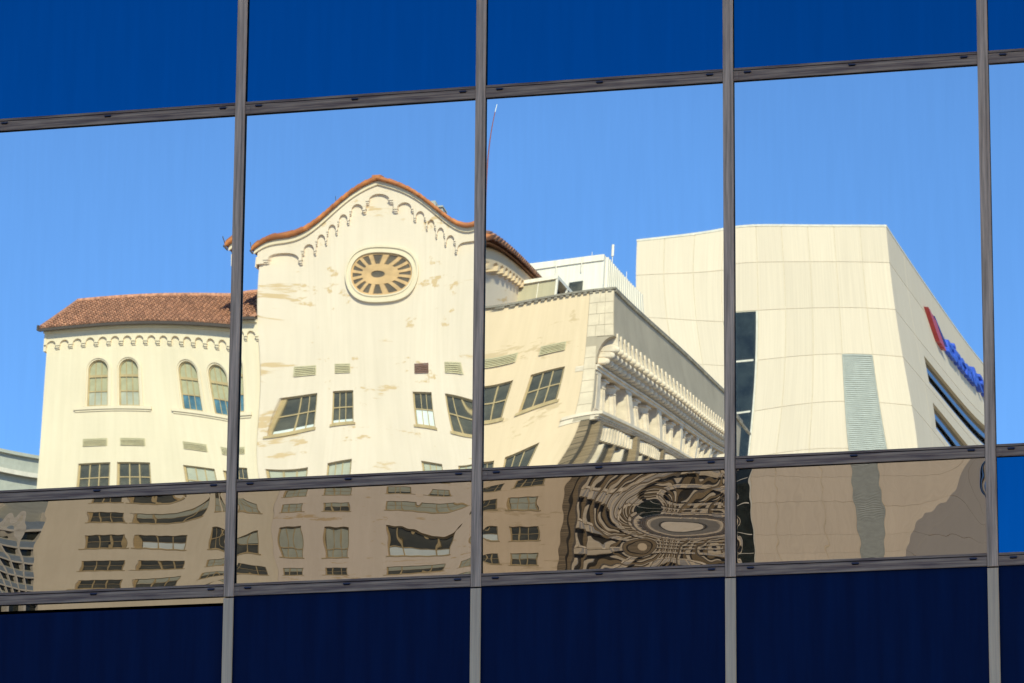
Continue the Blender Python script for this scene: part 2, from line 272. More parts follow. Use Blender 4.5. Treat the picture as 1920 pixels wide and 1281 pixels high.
# panes
def pane(i, j, x0, x1, z0, z1, mname, co=None, n=(6, 6), rip=0):
    b = MB(); ex = .02
    xa, xb = x0+WM-ex, x1-WM+ex; za, zb = z0-ex, z1+ex
    nx, nz = n
    vs = []; 
    for a in range(nx+1):
        x = xa+(xb-xa)*a/nx
        for c in range(nz+1):
            z = za+(zb-za)*c/nz; h = 0.0
            if co:
                X0, X1, Z0, Z1, L = co[:5]
                u = max(-1.04, min(1.04, (x-(X0+X1)/2)/((X1-X0)/2))); v = max(-1.04, min(1.04, (z-(Z0+Z1)/2)/((Z1-Z0)/2)))
                Tu = cheb(u, 12); Tv = cheb(v, 12)
                for p, q, cc in L: h += cc*1e-6*Tu[p]*Tv[q]
                for bx, bz, ba, sx, sz in (co[5] if len(co) > 5 else ()): h += ba*(z-bz)*math.exp(-((x-bx)/(sx if x < bx else sx*2.2))**2-((z-bz)/sz)**2)
                if rip:   # rolled edges of the heat-treated glass
                    dz = min(z-z0, z1-z); dx = min(x-x0-WM, x1-x-WM)
                    h += rip*(math.exp(-max(dx, 0)/.02)*.00004*(1+sin(z*46+i*2)) + .0000035*sin(x*70+3*sin(z*9))*sin(z*33+i))
            vs.append((x, GY - h, z))
    fs = [(a*(nz+1)+c, (a+1)*(nz+1)+c, (a+1)*(nz+1)+c+1, a*(nz+1)+c+1) for a in range(nx) for c in range(nz)]
    b.add(vs, fs, True)
    lab = {'clear': 'bright mirror pane', 'brown': 'dim rippled mirror pane', 'blue': 'deep blue pane', 'navy': 'dark navy pane'}[mname]
    o = b.build('glass_pane', M[mname], fac, (x0, 0, z0), real=True, base=FB); o['label'] = lab
    return o
for j, kd in enumerate(KIND):
    z0, z1 = BARS[j][1], BARS[j+1][0]
    for i in range(len(MX)-1):
        key = {4: '2_', 3: '3_'}.get(j, 'x') + str(i-1)
        kk = kd
        if j == 3 and i >= 6: kk = 'blue'  # same glass as its row; the reflected sky's blue is put into the tint
        if j == 2 and i == 2:      # the first bay: its mirror glass shows above the navy panel
            pane(i, j, MX[i], MX[i+1], z1-.034, z1, 'brown'); pane(i, j, MX[i], MX[i+1], z0, z1-.036-.02, 'navy'); continue
        if key in PANES: pane(i, j, MX[i], MX[i+1], z0, z1, kk, PANES[key], (110, 150) if j == 4 else (150, 90), 1 if j == 3 else 0)
        else: pane(i, j, MX[i], MX[i+1], z0, z1, kk, [MX[i], MX[i+1], z0, z1, TILT] if i == 6 and j in (3, 4) else None)
# solid ground storey, side walls and roof behind the glass
b = MB(); b.box(-3.2, 9.1, .06, 14, .0, 13.2); b.box(-3.2, 9.1, -.02, .059, 0, 1.9); b.box(-3.3, 9.2, -.05, 14.1, 13.302, 13.7)
b.build('wall', M['trans'], fac, (3, 0, 0), real=True, base=FB)

# ------------------------------------------------------------------ the old stucco building across the street (B)
BB = (-47.0, 168.0, 0.0)
B = thing('stucco_building', BB, 'cream stucco building with a gabled tower, oval rose window, red tiled wing and carved corner', 'building')
TWX = [-51.5, -48.8, -44.8, -42.1]; RWX = [-39.7, -37.5]; LWX = [-61.0, -59.2, -56.2, -54.3]
YT, YL, YR = 168.0, 168.12, 168.0
XL0, XL1 = -63.75, -52.65; XT0, XT1 = -52.65, -40.95; XR1 = -35.9; XC, XW = -34.6, -35.4
def ztop(k): return 48.55-3.6*k
def whole(x, k): return (x-.75, x+.75, ztop(k)-1.75, ztop(k))
# window prototypes (frame mesh > pane, blind) --------------------------------
def proto(blind):
    b = MB(); W, H, t = .75, .875, .085
    b.box(-W, -W+t, 0, .07, -H, H); b.box(W-t, W, 0, .07, -H, H); b.box(-W+t, W-t, 0, .07, H-t, H); b.box(-W+t, W-t, 0, .07, -H, -H+t)
    for x in (-.22, .22): b.box(x-.025, x+.025, .01, .06, -H+t, H-t)
    b.box(-W+t, W-t, .005, .065, -.03, .03)
    b.box(-W-.1, W+.1, -.17, -.005, -H-.12, -H-.002)      # sill
    f = b.build('window', M['frame'], None, (0, 0, 0))
    b = MB(); b.box(-W+.05, W-.05, .05, .058, -H+.05, H-.05); p = b.build('pane', M['glass'], f, (0, 0, 0)); p.location = (0, 0, 0)
    bl = None
    if blind:
        z0, z1, mm = blind; b = MB()
        for i in range(3):
            x0 = -.66+.44*i; b.box(x0+.01, x0+.43, .042, .049, z0+random.uniform(-.05, .05) if z0 > -.8 else z0, z1)
        bl = b.build('blind', M[mm], f, (0, 0, 0)); bl.location = (0, 0, 0)
    return f, p, bl
PR = {'dark': proto(None), 'full': proto((-.8, .8, 'blind')), 'top': proto((.05, .8, 'blind')), 'bot': proto((-.8, .0, 'blind_white')), 'most': proto((-.45, .8, 'blind')), 'low': proto((-.8, -.66, 'blind_white'))}
for f, p, bl in PR.values():
    for q in (f, p, bl):
        if q: col.objects.unlink(q)
def window(x, y, z, kind, parent=None, base=BB):
    f, p, bl = PR[kind]
    o = f.copy(); col.objects.link(o); o.parent = parent or B
    a, c = V((x, y, z)), V(base); o.location = (a[0]-c[0], a[1]-c[1], a[2]-c[2])
    for q in (p, bl):
        if q: r = q.copy(); col.objects.link(r); r.parent = o; r.location = (0, 0, 0)
    return o
kinds = {(0, 0): 'low', (1, 0): 'low', (2, 0): 'bot', (3, 0): 'dark', (0, 1): 'full', (1, 1): 'full', (2, 1): 'most', (3, 1): 'full', (0, 2): 'full', (1, 2): 'top', (2, 2): 'full', (3, 2): 'dark',
         (0, 3): 'full', (1, 3): 'full', (2, 3): 'bot', (3, 3): 'top', (0, 4): 'top', (1, 4): 'dark', (2, 4): 'top', (3, 4): 'full'}
NF = 9
# tower front wall --------------------------------------------------------------
holes = [whole(x, k) for x in TWX for k in range(NF)]
slat = [(x, 49.7) for x in TWX]
b = MB(); b.wall(XT0, XT1, 0, 53.0, holes, YT, .2)
apz = lambda x: 58.78-.53*abs(x+46.8)
b.add([(XT0, YT, 53), (XT1, YT, 53), (XT1, YT, apz(XT1)), (-46.8, YT, 58.78), (XT0, YT, apz(XT0))], [(0, 1, 2, 3, 4)])
b.add([(XT1, YT, 0), (XT1, 179.5, 0), (XT1, 179.5, 55.6), (XT1, YT, 55.6)], [(0, 1, 2, 3)])
b.add([(XT0, YT, 0), (XT0, 179.5, 0), (XT0, 179.5, 55.6), (XT0, YT, 55.6)], [(0, 1, 2, 3)])
b.add([(XT0, 179.5, 0), (XT1, 179.5, 0), (XT1, 179.5, 55.6), (-46.8, 179.5, 58.7), (XT0, 179.5, 55.6)], [(0, 1, 2, 3, 4)])
b.build('wall', M['stucco'], B, BB, base=BB)
for k in range(NF):
    for i, x in enumerate(TWX): window(x, YT+.11, ztop(k)-.875, kinds.get((i, k), random.choice(['dark', 'top', 'full', 'dark'])))
# left wing ----------------------------------------------------------------------
arch = [-60.95, -59.3, -56.0, -54.3]
holes = [whole(x, k) for x in LWX for k in range(1, NF)] + [(x-.53, x+.53, 48.1, 50.5) for x in arch]
b = MB(); b.wall(XL0, XL1, 0, 52.2, holes, YL, .2)
b.add([(XL0, YL, 0), (XL0, 181, 0), (XL0, 181, 52.2), (XL0, YL, 52.2)], [(0, 1, 2, 3)])
for x in arch:   # arched heads
    n = 10
    for sgn in (-1, 1):
        pts = [(x+sgn*.53*cos(pi/2*i/n), 49.97+.53*sin(pi/2*i/n)) for i in range(n+1)]
        for i in range(n):
            (xa, za), (xb, zb) = pts[i], pts[i+1]
            b.add([(xa, YL, za), (xb, YL, zb), (xb, YL, 50.5), (xa, YL, 50.5)], [(0, 1, 2, 3)])
            b.add([(xa, YL, za), (xb, YL, zb), (xb, YL+.2, zb), (xa, YL+.2, za)], [(0, 1, 2, 3)])
b.build('wall', M['stucco_clean'], B, (-58, YL, 0), base=BB)
for k in range(1, NF):
    for i, x in enumerate(LWX): window(x, YL+.11, ztop(k)-.875, [['dark', 'dark', 'full', 'dark'], ['dark', 'dark', 'full', 'dark'], ['dark', 'top', 'full', 'full'], ['dark', 'bot', 'dark', 'top'], ['dark', 'dark', 'full', 'dark'], ['dark', 'top', 'top', 'dark']][k % 6][i])
for i, x in enumerate(arch):
    b = MB(); y = YL+.1; n = 16
    def ring(r0_, r1_, ya, yb, bb):
        P0 = [(x+r0_*cos(pi*i_/n), 49.97+r0_*sin(pi*i_/n)) for i_ in range(n+1)]; P1 = [(x+r1_*cos(pi*i_/n), 49.97+r1_*sin(pi*i_/n)) for i_ in range(n+1)]
        for k in range(n): bb.prism([P0[k], P0[k+1], P1[k+1], P1[k]], ya, yb)
    ring(.47, .53, y, y+.06, b)
    b.box(x-.53, x-.47, y, y+.06, 48.1, 49.97); b.box(x+.47, x+.53, y, y+.06, 48.1, 49.97)
    b.box(x-.47, x+.47, y, y+.06, 48.1, 48.17); b.box(x-.47, x+.47, y-.01, y+.05, 49.62, 49.74); b.box(x-.47, x+.47, y, y+.05, 48.86, 48.92)
    for dx in (-.16, .16): b.box(x+dx-.018, x+dx+.018, y+.01, y+.05, 48.17, 50.4)
    f = b.build('arched_window', M['frame'], B, (x, YL, 48.1), base=BB)
    b = MB(); b.add([(x-.5, y+.05, 48.12), (x+.5, y+.05, 48.12), (x+.5, y+.05, 49.97)] + [(x+.5*cos(pi*k/12), y+.05, 49.97+.5*sin(pi*k/12)) for k in range(1, 12)] + [(x-.5, y+.05, 49.97)], [tuple(range(15))])
    b.build('pane', M['blind_green'], f, (x, YL, 48.1), base=(x, YL, 48.1))
    b = MB(); b.box(x-.47, x+.47, y+.035, y+.045, 48.17, 48.86); b.build('lower_sash', M['blind' if i < 2 else 'blue_sash'], f, (x, YL, 48.1), base=(x, YL, 48.1))
    b = MB(); ring(.60, .72, YL-.05, YL, b); b.box(x-.72, x-.60, YL-.05, YL, 48.1, 49.97); b.box(x+.60, x+.72, YL-.05, YL, 48.1, 49.97)
    b.build('architrave', M['stucco_clean'], B, (x, YL, 48.1), base=BB)
for x0, x1 in ((-62.1, -58.15), (-57.1, -53.1)):
    b = MB(); b.box(x0, x1, YL-.11, YL, 47.92, 48.08); b.box(x0+.05, x1-.05, YL-.05, YL, 47.82, 47.919); b.build('sill', M['stucco_clean'], B, (x0, YL, 48), base=BB)
def arcade(bb, xc, ztp, r, half, drop, ztopf, y0, y1, corbel=True, xmin=-1e9):
    """one arch of a corbel table: solid above the arch, legs either side ending in small corbels"""
    n = 10; zs = ztp-r
    arc = [(xc+r*cos(pi-pi*i/n), zs+r*sin(pi-pi*i/n)) for i in range(n+1)]
    for i in range(n):
        (xa, za), (xb, zb) = arc[i], arc[i+1]
        bb.prism([(xa, za), (xb, zb), (xb, ztopf(xb)), (xa, ztopf(xa))], y0, y1)
    for sg in (-1, 1):
        xa, xb = sorted((xc+sg*r, xc+sg*half))
        bb.prism([(xa, zs-drop), (xb, zs-drop), (xb, ztopf(xb)), (xa, ztopf(xa))], y0, y1)
        if corbel:
            bb.box(xa-.02*(sg > 0), xb+.02*(sg < 0), y0-.05, y1, zs-drop+.10, zs-drop+.17)
            bb.box(xa, xb, y0+.06, y1, zs-drop-.07, zs-drop)
b = MB(); pitch = (XL1-XL0+.1)/16
for i in range(16): arcade(b, XL0-.1+pitch*(i+.5), 51.62, pitch*.36, pitch*.5, .12, lambda x: 52.19, YL-.12, YL)
b.box(XL0-.12, XL0-.001, YL-.17, YL+3, 51.1, 52.19); b.box(XL0-.16, XL1-.01, YL-.24, YL-.171, 52.0, 52.18)
b.build('corbel_table', M['stucco_clean'], B, (XL0, YL, 51), base=BB)
# gable corbel table
b = MB()
for i in range(13):
    xc = -46.8+.87*(i-6); arcade(b, xc, 58.15-.53*abs(xc+46.8), .325, .435, .14, apz, YT-.15, YT)
b.box(XT0-.1, -52.455, YT-.15, YT, 54.85, apz(XT0-.1)); b.box(-41.145, XT1+.1, YT-.15, YT, 54.85, apz(XT1+.1))
b.box(XT0-.15, XT0-.101, YT-.22, YT+2, 54.7, 55.2)
b.build('corbel_table', M['stucco'], B, (XT0, YT, 55), base=BB)
b = MB()
for sg in (-1, 1):     # raked moulding, a little below the coping
    b.prism([(-46.8, 58.82), (-46.8+sg*6.15, 58.82-.53*6.15), (-46.8+sg*6.15, 58.62-.53*6.15), (-46.8, 58.62)], YT-.26, YT-.15)
b.build('moulding', M['stucco_clean'], B, (-46.8, YT, 58), base=BB)
b = MB()
for k in range(23):
    y = YT+.3+.48*k; b.prism([(y-.24, 54.8), (y-.15, 54.8), (y-.15, 55.02), (y, 55.12), (y+.15, 55.02), (y+.15, 54.8), (y+.24, 54.8), (y+.24, 55.55), (y-.24, 55.55)], XT1+.001, XT1+.2, 'x')
b.build('corbel_table', M['stucco_wing'], B, (XT1, YT, 55), base=BB)
# roofs of barrel tiles ------------------------------------------------------------
def tiles(bb, fn, na, nb, pa, pb, ok=lambda a, c: True, rad=.13):
    """fn(a, c, h) -> point: a along the eave, c up the slope, h off the roof"""
    for i in range(na):
        for j in range(nb):
            a, c = (i+.5)*pa, j*pb
            if not ok(a, c+pb/2): continue
            jit = random.uniform(-.012, .012); n = 5; vs = []
            for k in range(n+1):
                t = pi*k/n; vs.append(fn(a+rad*1.05*cos(t)+jit, c-.02, rad*sin(t)*.8+.035)); vs.append(fn(a+rad*.9*cos(t)+jit, c+pb, rad*sin(t)*.8))
            bb.add(vs, [(2*k, 2*k+2, 2*k+3, 2*k+1) for k in range(n)], True)
            bb.add([fn(a+rad*1.05+jit, c-.02, .035), fn(a-rad*1.05+jit, c-.02, .035), fn(a, c-.02, rad*.8+.035)], [(0, 1, 2)])
sl = sqrt(4.95**2+2.48**2); e0 = XL0-.25
fn = lambda a, c, h: (e0+a, YL-.45+c*4.95/sl-h*.4, 52.2+c*2.48/sl+h*.9)
hip = lambda a, c: a > -.1
b = MB(); b.add([(e0, YL-.45, 52.2), (XL1, YL-.45, 52.2), (XL1, YL+4.5, 54.68), (e0+.05, YL+4.5, 54.68)], [(0, 1, 2, 3)])
b.add([(e0, YL-.45, 52.2), (e0+.05, YL+4.5, 54.68), (e0, 182, 52.2)], [(0, 1, 2)]); b.add([(e0+.05, YL+4.5, 54.68), (XL1, YL+4.5, 54.68), (XL1, 182, 52.2), (e0, 182, 52.2)], [(0, 1, 2, 3)])
tiles(b, fn, int(11.3/.27), 17, .27, sl/17, hip, .12)
b.tube((e0+.05, YL+4.45, 54.73), (XL1, YL+4.45, 54.73), .13)
b.tube((e0, YL-.45, 52.27), (e0+.05, YL+4.5, 54.73), .11)
b.build('tiled_roof', M['tile_old'], B, (e0, YL, 52.2), base=BB)
b = MB(); b.box(e0-.05, XL1-.005, YL-.55, YL-.38, 52.06, 52.19); b.box(e0+.02, XL1-.005, YL-.38, YL+.0, 52.14, 52.185); b.box(e0-.14, e0-.05, YL-.6, YL-.35, 52.1, 52.36)
b.build('gutter', M['gutter'], B, (e0, YL, 52.2), base=BB)
# tower roof (ridge runs back from the gable) and its orange coping
b = MB(); rk = lambda x: 59.0-.53*abs(x+46.8)
for sg in (-1, 1):
    b.add([(-46.8, YT-.42, 59.0), (-46.8+sg*6.25, YT-.42, 59-.53*6.25), (-46.8+sg*6.25, 179.6, 59-.53*6.25), (-46.8, 179.6, 59.0)], [(0, 1, 2, 3)])
    b.add([(-46.8, YT-.42, 58.83), (-46.8+sg*6.25, YT-.42, 58.83-.53*6.25), (-46.8+sg*6.25, 179.6, 58.83-.53*6.25), (-46.8, 179.6, 58.83)], [(0, 1, 2, 3)])
    for k in range(42): b.tube((-46.8+sg*6.3, YT-.3+k*.28, 55.72), (-46.8+sg*5.9, YT-.3+k*.28, 55.95), .10, .09, 8)
b.build('tiled_roof', M['tile'], B, (-46.8, YT, 59), base=BB)
b = MB()
for sg in (-1, 1):
    for k in range(18):
        x0, x1 = sg*k*.35, sg*(k+1)*.35+sg*.03
        dz = .02*(k % 2)
        b.tube((-46.8+x0, YT-.38, 58.93-.53*abs(x0)+.02+dz*.5), (-46.8+x1, YT-.38, 58.93-.53*abs(x1)+.0+dz*.5), .125, .105, 10)
b.box(-46.95, -46.65, YT-.5, YT-.1, 58.9, 59.06)
b.build('coping', M['tile_orange'], B, (-46.8, YT, 59), base=BB)
b = MB(); b.tube((-53.1, YT-.45, 55.6), (-53.25, YT-.5, 55.95), .03, .03, 6); b.tube((-53.2, YT-.48, 55.55), (-52.95, YT-.4, 55.35), .05, .05, 6); b.tube((-49.1, YT-.2, 57.9), (-49.15, YT-.2, 58.2), .02, .02, 5)
b.build('gutter', M['gutter'], B, (-53, YT, 55), base=BB)
# rose window
b = MB(); cx, cz = -46.8, 54.25; n = 48; OX, OZ = 1.12, .94
def ring2(bb, r0_, r1_, ya, yb, nn=48):
    for k in range(nn):
        a, c = 2*pi*k/nn, 2*pi*(k+1)/nn
        bb.prism([(cx+r0_*OX*cos(a), cz+r0_*OZ*sin(a)), (cx+r0_*OX*cos(c), cz+r0_*OZ*sin(c)), (cx+r1_*OX*cos(c), cz+r1_*OZ*sin(c)), (cx+r1_*OX*cos(a), cz+r1_*OZ*sin(a))], ya, yb)
ring2(b, 1.30, 1.40, YT-.16, YT); ring2(b, 1.12, 1.30, YT-.10, YT); ring2(b, 1.05, 1.12, YT-.14, YT)
rs = b.build('rose_window', M['stucco_clean'], B, (cx, YT, cz), base=BB)
b = MB(); ring2(b, .96, 1.05, YT-.05, YT-.001); ring2(b, .17, .50, YT-.05, YT-.001)
for k in range(16):
    a = 2*pi*(k+.5)/16; d = (cos(a), sin(a)); nrm = (-sin(a), cos(a)); d = (d[0]*OX, d[1]*OZ)
    w0, w1 = .055, .075
    b.prism([(cx+d[0]*.49-nrm[0]*w0, cz+d[1]*.49-nrm[1]*w0), (cx+d[0]*.49+nrm[0]*w0, cz+d[1]*.49+nrm[1]*w0), (cx+d[0]*.97+nrm[0]*w1, cz+d[1]*.97+nrm[1]*w1), (cx+d[0]*.97-nrm[0]*w1, cz+d[1]*.97-nrm[1]*w1)], YT-.045, YT-.002)
b.build('tracery', M['rose'], rs, (cx, YT, cz), base=(cx, YT, cz))
b = MB(); b.add([(cx+1.04*OX*cos(2*pi*k/32), YT-.008, cz+1.04*OZ*sin(2*pi*k/32)) for k in range(32)], [tuple(range(32))]); b.build('pane', M['rose_glass'], rs, (cx, YT, cz), base=(cx, YT, cz))
# vents
def vent(x, z, y, w, h, mm, lab=None):
    b = MB(); b.box(-w/2, w/2, -.03, .0, h/2, h/2+.06); b.box(-w/2-.04, -w/2, -.03, .0, -h/2, h/2+.06); b.box(w/2, w/2+.04, -.03, 0, -h/2, h/2+.06)
    n = 5
    for k in range(n):
        z0 = -h/2+h*k/n; b.prism([(-.002, z0), (-.06, z0), (-.01, z0+h/n*.75), (-.002, z0+h/n*.75)], -w/2, w/2, 'x')
    o = b.build('vent', M[mm], B, (0, 0, 0)); a, c = V((x, y, z)), V(BB); o.location = (a[0]-c[0], a[1]-c[1], a[2]-c[2])
    if lab: o['label'] = lab
vent(TWX[0], 49.7, YT, 1.1, .42, 'vent'); vent(TWX[1], 49.7, YT, 1.1, .42, 'vent'); vent(TWX[2], 49.7, YT, 1.05, .42, 'vent_dark', 'rusty dark vent'); vent(TWX[3], 49.7, YT, 1.1, .42, 'vent')
for x in RWX: vent(x, 49.7, YR, 1.15, .42, 'vent')
for x in LWX[:3]+[-54.3]: vent(x, 46.1, YL, 1.1, .36, 'vent')
# right wing ------------------------------------------------------------------------
holes = [whole(x, k) for x in RWX for k in range(NF)]
b = MB(); b.wall(XT1+.002, XR1, 0, 52.65, holes, YR+.03, .2); b.add([(XR1, YR+.03, 0), (XW-.26, YR+.03, 0), (XW-.26, YR+.03, 45.4), (XR1, YR+.03, 45.4)], [(0, 1, 2, 3)]); b.build('wall', M['stucco_wing'], B, (-38, YR, 0), base=BB)
for k in range(NF):
    for i, x in enumerate(RWX): window(x, YR+.14, ztop(k)-.875, [['dark', 'dark'], ['dark', 'dark'], ['dark', 'full'], ['bot', 'dark'], ['dark', 'top'], ['full', 'full']][k % 6][i])
YE = 196.6
b = MB()
b.box(XR1, XC, YR, YE, 50.02, 52.65)                 # parapet block
b.box(XR1, XW-.001, YR, YR+.6, 45.4, 50.019)        # corner stones
prof = [(XW, 48.42), (XC+.0, 50.019), (XW, 50.019)]
pts = [(XW, 48.42)] + [(XW+(XC-XW)*(1-cos(pi/2*t/6)), 48.5+1.5*sin(pi/2*t/6)) for t in range(7)] + [(XW, 50.0)]
b.prism(pts, YR, YR+.35)
pb = b.build('parapet', M['parapet'], B, (XC, YR, 50), base=BB)
b = MB()      # stone blocks of differing tone at the corner of the parapet
for r in range(4):
    z0 = 50.05+r*.65; xs = [XR1+.01, XR1+.42+.15*(r % 2), XR1+.85, XC-.02]
    for i in range(3): b.box(xs[i]+.01, xs[i+1]-.01, YR-.012, YR, z0, z0+.62)
for r in range(7):
    z0 = 45.6+r*.65; b.box(XR1+.01, XW-.02, YR-.012, YR, z0, z0+.62) if z0+.62 < 50 else None
b.build('corner_stone', M['corner'], B, (XC, YR, 50), base=BB)
b = MB(); b.box(XT1+.01, XR1-.001, YR-.10, YR+.5, 52.652, 52.76); b.box(XR1, XC+.10, YR-.10, YE, 52.652, 52.76)
for k in range(95): b.box(XC+.001, XC+.12, YR+k*.33, YR+k*.33+.18, 52.52, 52.64)
for k in range(19): b.box(XT1+.1+k*.33, XT1+.28+k*.33, YR-.08, YR-.001, 52.54, 52.64)
b.build('coping', M['coping'], B, (XC, YR, 52.7), base=BB)
# roof slab
b = MB(); b.box(XT1+.01, XR1+.1, YR+.3, 181, 51.9, 52.1); b.box(XR1+.1, XC-.4, YR+.3, YE, 51.9, 52.1); b.box(XL0+.1, XR1, 181.01, YE, 49.5, 50.0)
b.build('roof', M['coping'], B, (XC, YR, 52), base=BB)
# carved brackets under the parapet
def knob(bb, x, y, z, rx, ry, rz_):
    vs = []; n = 10
    for i in range(1, 6):
        t = pi*i/6
        for k in range(n): vs.append((x+rx*sin(t)*cos(2*pi*k/n), y+ry*sin(t)*sin(2*pi*k/n), z+rz_*cos(t)))
    bb.add(vs, [(i*n+k, i*n+(k+1) % n, (i+1)*n+(k+1) % n, (i+1)*n+k) for i in range(4) for k in range(n)]+[tuple(range(n)), tuple(range(4*n, 5*n))], True)
b = MB()
b.prism([(-.11, 49.5), (.11, 49.5), (.11, 50.0), (.06, 50.2), (0, 50.27), (-.06, 50.2), (-.11, 50.0)], XW-.1, XC+.06, 'x')
for z0, z1, xo, hw in ((49.16, 49.60, XC-.06, .16), (48.84, 49.26, XC-.28, .15), (48.50, 48.92, XC-.50, .14)):
    b.prism([(-hw, z0+.08), (-hw*.5, z0), (hw*.5, z0), (hw, z0+.08), (hw, z1-.08), (hw*.5, z1), (-hw*.5, z1), (-hw, z1-.08)], XW-.1, xo, 'x')
    knob(b, xo, 0, (z0+z1)/2, .17, hw*.95, (z1-z0)/2)
br = b.build('bracket', M['stone'], None, (XW, 0, 49.2)); col.objects.unlink(br)
for k in range(40): copy_part(br, B, (XW, YR+.55+k*.68, 49.2), BB)
# loggia: back wall, lintel, ledge, piers and columns
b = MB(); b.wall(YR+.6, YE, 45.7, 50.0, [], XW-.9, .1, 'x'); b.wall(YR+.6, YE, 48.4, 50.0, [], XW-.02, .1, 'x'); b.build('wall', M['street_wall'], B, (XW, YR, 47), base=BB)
b = MB(); b.box(XW-.85, XW+.14, YR+.002, YE, 48.30, 48.42); b.box(XW-.85, XW+.06, YR+.01, YE, 48.12, 48.299)
b.box(XW-.9, XW+.35, YR-.05, YE, 45.62, 45.78); b.box(XW-.9, XW+.24, YR+.002, YE, 45.50, 45.619); b.box(XW-.9, XW+.12, YR+.004, YE, 45.36, 45.499)
for k in range(104): b.box(XW+.121, XW+.2, YR+.1+k*.3, YR+.1+k*.3+.15, 45.40, 45.49)
b.build('ledge', M['stone'], B, (XW, YR, 46), base=BB)
b = MB(); b.box(XW-.8, XW-.02, -.36, .36, 45.79, 48.11); b.box(XW-.8, XW+.03, -.26, .26, 46.0, 47.9); b.box(XW-.019, XW+.02, -.4, .4, 45.79, 45.98); b.box(XW-.019, XW+.02, -.4, .4, 47.92, 48.11)
pier = b.build('pier', M['stone'], None, (XW, 0, 46)); col.objects.unlink(pier)
b = MB(); xx = XW-.42
b.tube((xx, 0, 45.98), (xx, 0, 47.55), .31, .28, 20); b.tube((xx, 0, 47.55), (xx, 0, 47.85), .28, .37, 20); b.tube((xx, 0, 45.79), (xx, 0, 45.98), .38, .34, 20); b.tube((xx, 0, 47.48), (xx, 0, 47.55), .33, .33, 20)
b.box(xx-.42, xx+.38, -.39, .39, 47.85, 47.97)
for t in range(12): b.box(xx+.285*cos(pi*t/6)-.025, xx+.285*cos(pi*t/6)+.025, .285*sin(pi*t/6)-.025, .285*sin(pi*t/6)+.025, 46.02, 47.46)
colm = b.build('column', M['stone'], None, (XW, 0, 46)); col.objects.unlink(colm)
for k in range(6):
    y = YR+.6+k*4.6
    copy_part(pier, B, (XW, y, 46), BB)
    for d in (1.55, 3.1): copy_part(colm, B, (XW, y+d, 46), BB)
# street front below the ledge: ribs, dark windows, pale carved spandrels
hol = []
for k in range(6):
    y = YR+.6+k*4.6
    for f in range(8):
        zt = 44.3-3.6*f
        for d in (.6, 2.75): hol.append((y+d, y+d+1.25, zt-2.1, zt))
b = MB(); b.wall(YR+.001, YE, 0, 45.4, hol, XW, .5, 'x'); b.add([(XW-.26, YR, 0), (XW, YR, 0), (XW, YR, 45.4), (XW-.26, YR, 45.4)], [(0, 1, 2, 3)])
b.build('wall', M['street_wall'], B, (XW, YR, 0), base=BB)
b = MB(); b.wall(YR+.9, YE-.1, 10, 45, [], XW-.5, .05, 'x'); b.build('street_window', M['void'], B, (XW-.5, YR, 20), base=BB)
b = MB()
for k in range(6):
    y = YR+.6+k*4.6; b.box(XW+.001, XW+.22, y-.2, y+.2, 0, 45.3); b.box(XW+.001, XW+.12, y+2.24, y+2.36, 0, 44.4)
for r in range(162): b.box(XW-.26, XW+.001, YR-.012, YR+.03, r*.28+.02, r*.28+.262)
b.build('rib', M['rib'], B, (XW, YR, 0), base=BB)
b = MB()
for k in range(6):
    y = YR+.6+k*4.6
    for n_ in range(22): b.box(XW+.002, XW+.10+.05*(n_ % 2), y+.5+n_*.165, y+.5+n_*.165+.1, 44.42, 45.05+.2*sin(pi*n_/21))
    b.box(XW+.001, XW+.06, y+.45, y+4.15, 45.15, 45.28)
    for f in range(8):
        zt = 44.3-3.6*f
        for d in (.6, 2.75):
            b.box(XW-.3, XW+.26, y+d+.06, y+d+.52, zt-3.05, zt-2.25); b.box(XW-.3, XW+.26, y+d+.73, y+d+1.19, zt-3.05, zt-2.25)
            b.box(XW-.35, XW+.1, y+d+.58, y+d+.67, zt-2.1, zt)
            for n_ in range(6): b.tube((XW+.2, y+d+.1+n_*.21, zt-2.13), (XW+.2, y+d+.1+n_*.21, zt-1.85), .06, .02, 6)
b.build('carved_spandrel', M['stone'], B, (XW, YR, 0), base=BB)
# mechanical penthouse on the roof
b = MB(); x0, x1, y0, y1, z0, z1 = -42.0+.95, -39.1, 173, 179, 52.1, 55.05
b.box(x0, x1, y0, y0+.06, z0, z1-.08); b.box(x0, x1, y1, y1+.06, z0, z1); b.box(x0, x0+.06, y0+.061, y1, z0, z1)
pe = b.build('rooftop_plant_room', M['beige_metal'], B, (x0, y0, z0), base=BB)
b = MB(); b.box(x0-.05, x1+.1, y0-.12, y1, z1-.079, z1+.10); b.box(x1-.02, x1+.10, y0-.08, y0+.1, z0, z1-.08); b.box(x1-.02, x1+.1, y0+2.4, y0+2.6, z0, z1-.08); b.box(x1, x1+.06, y0+.2, y1, z0+1.1, z0+1.18)
for xx in (x0+.95,): b.box(xx, xx+.04, y0-.02, y0, z0, z1-.1)
b.build('frame', M['white'], pe, (x0, y0, z0), base=(x0, y0, z0))
b = MB(); b.box(x1-.5, x1-.44, y0+.07, y1-.01, z0, z1-.09); b.build('panel', M['void'], pe, (x0, y0, z0), base=(x0, y0, z0))
b = MB()    # plant on the tower roof's far slope
b.box(-46.45, -46.0, 176, 177, 57.3, 60.15); b.box(-45.85, -45.45, 176.4, 177.6, 56.6, 59.85); b.box(-45.9, -45.4, 176.3, 177.7, 59.86, 59.95)
for t in range(5): b.box(-45.35+t*.16, -45.30+t*.16, 176.5, 176.6, 56.5, 59.5-t*.22)
b.build('rooftop_unit', M['louver'], B, (-44, 176, 57), base=BB)

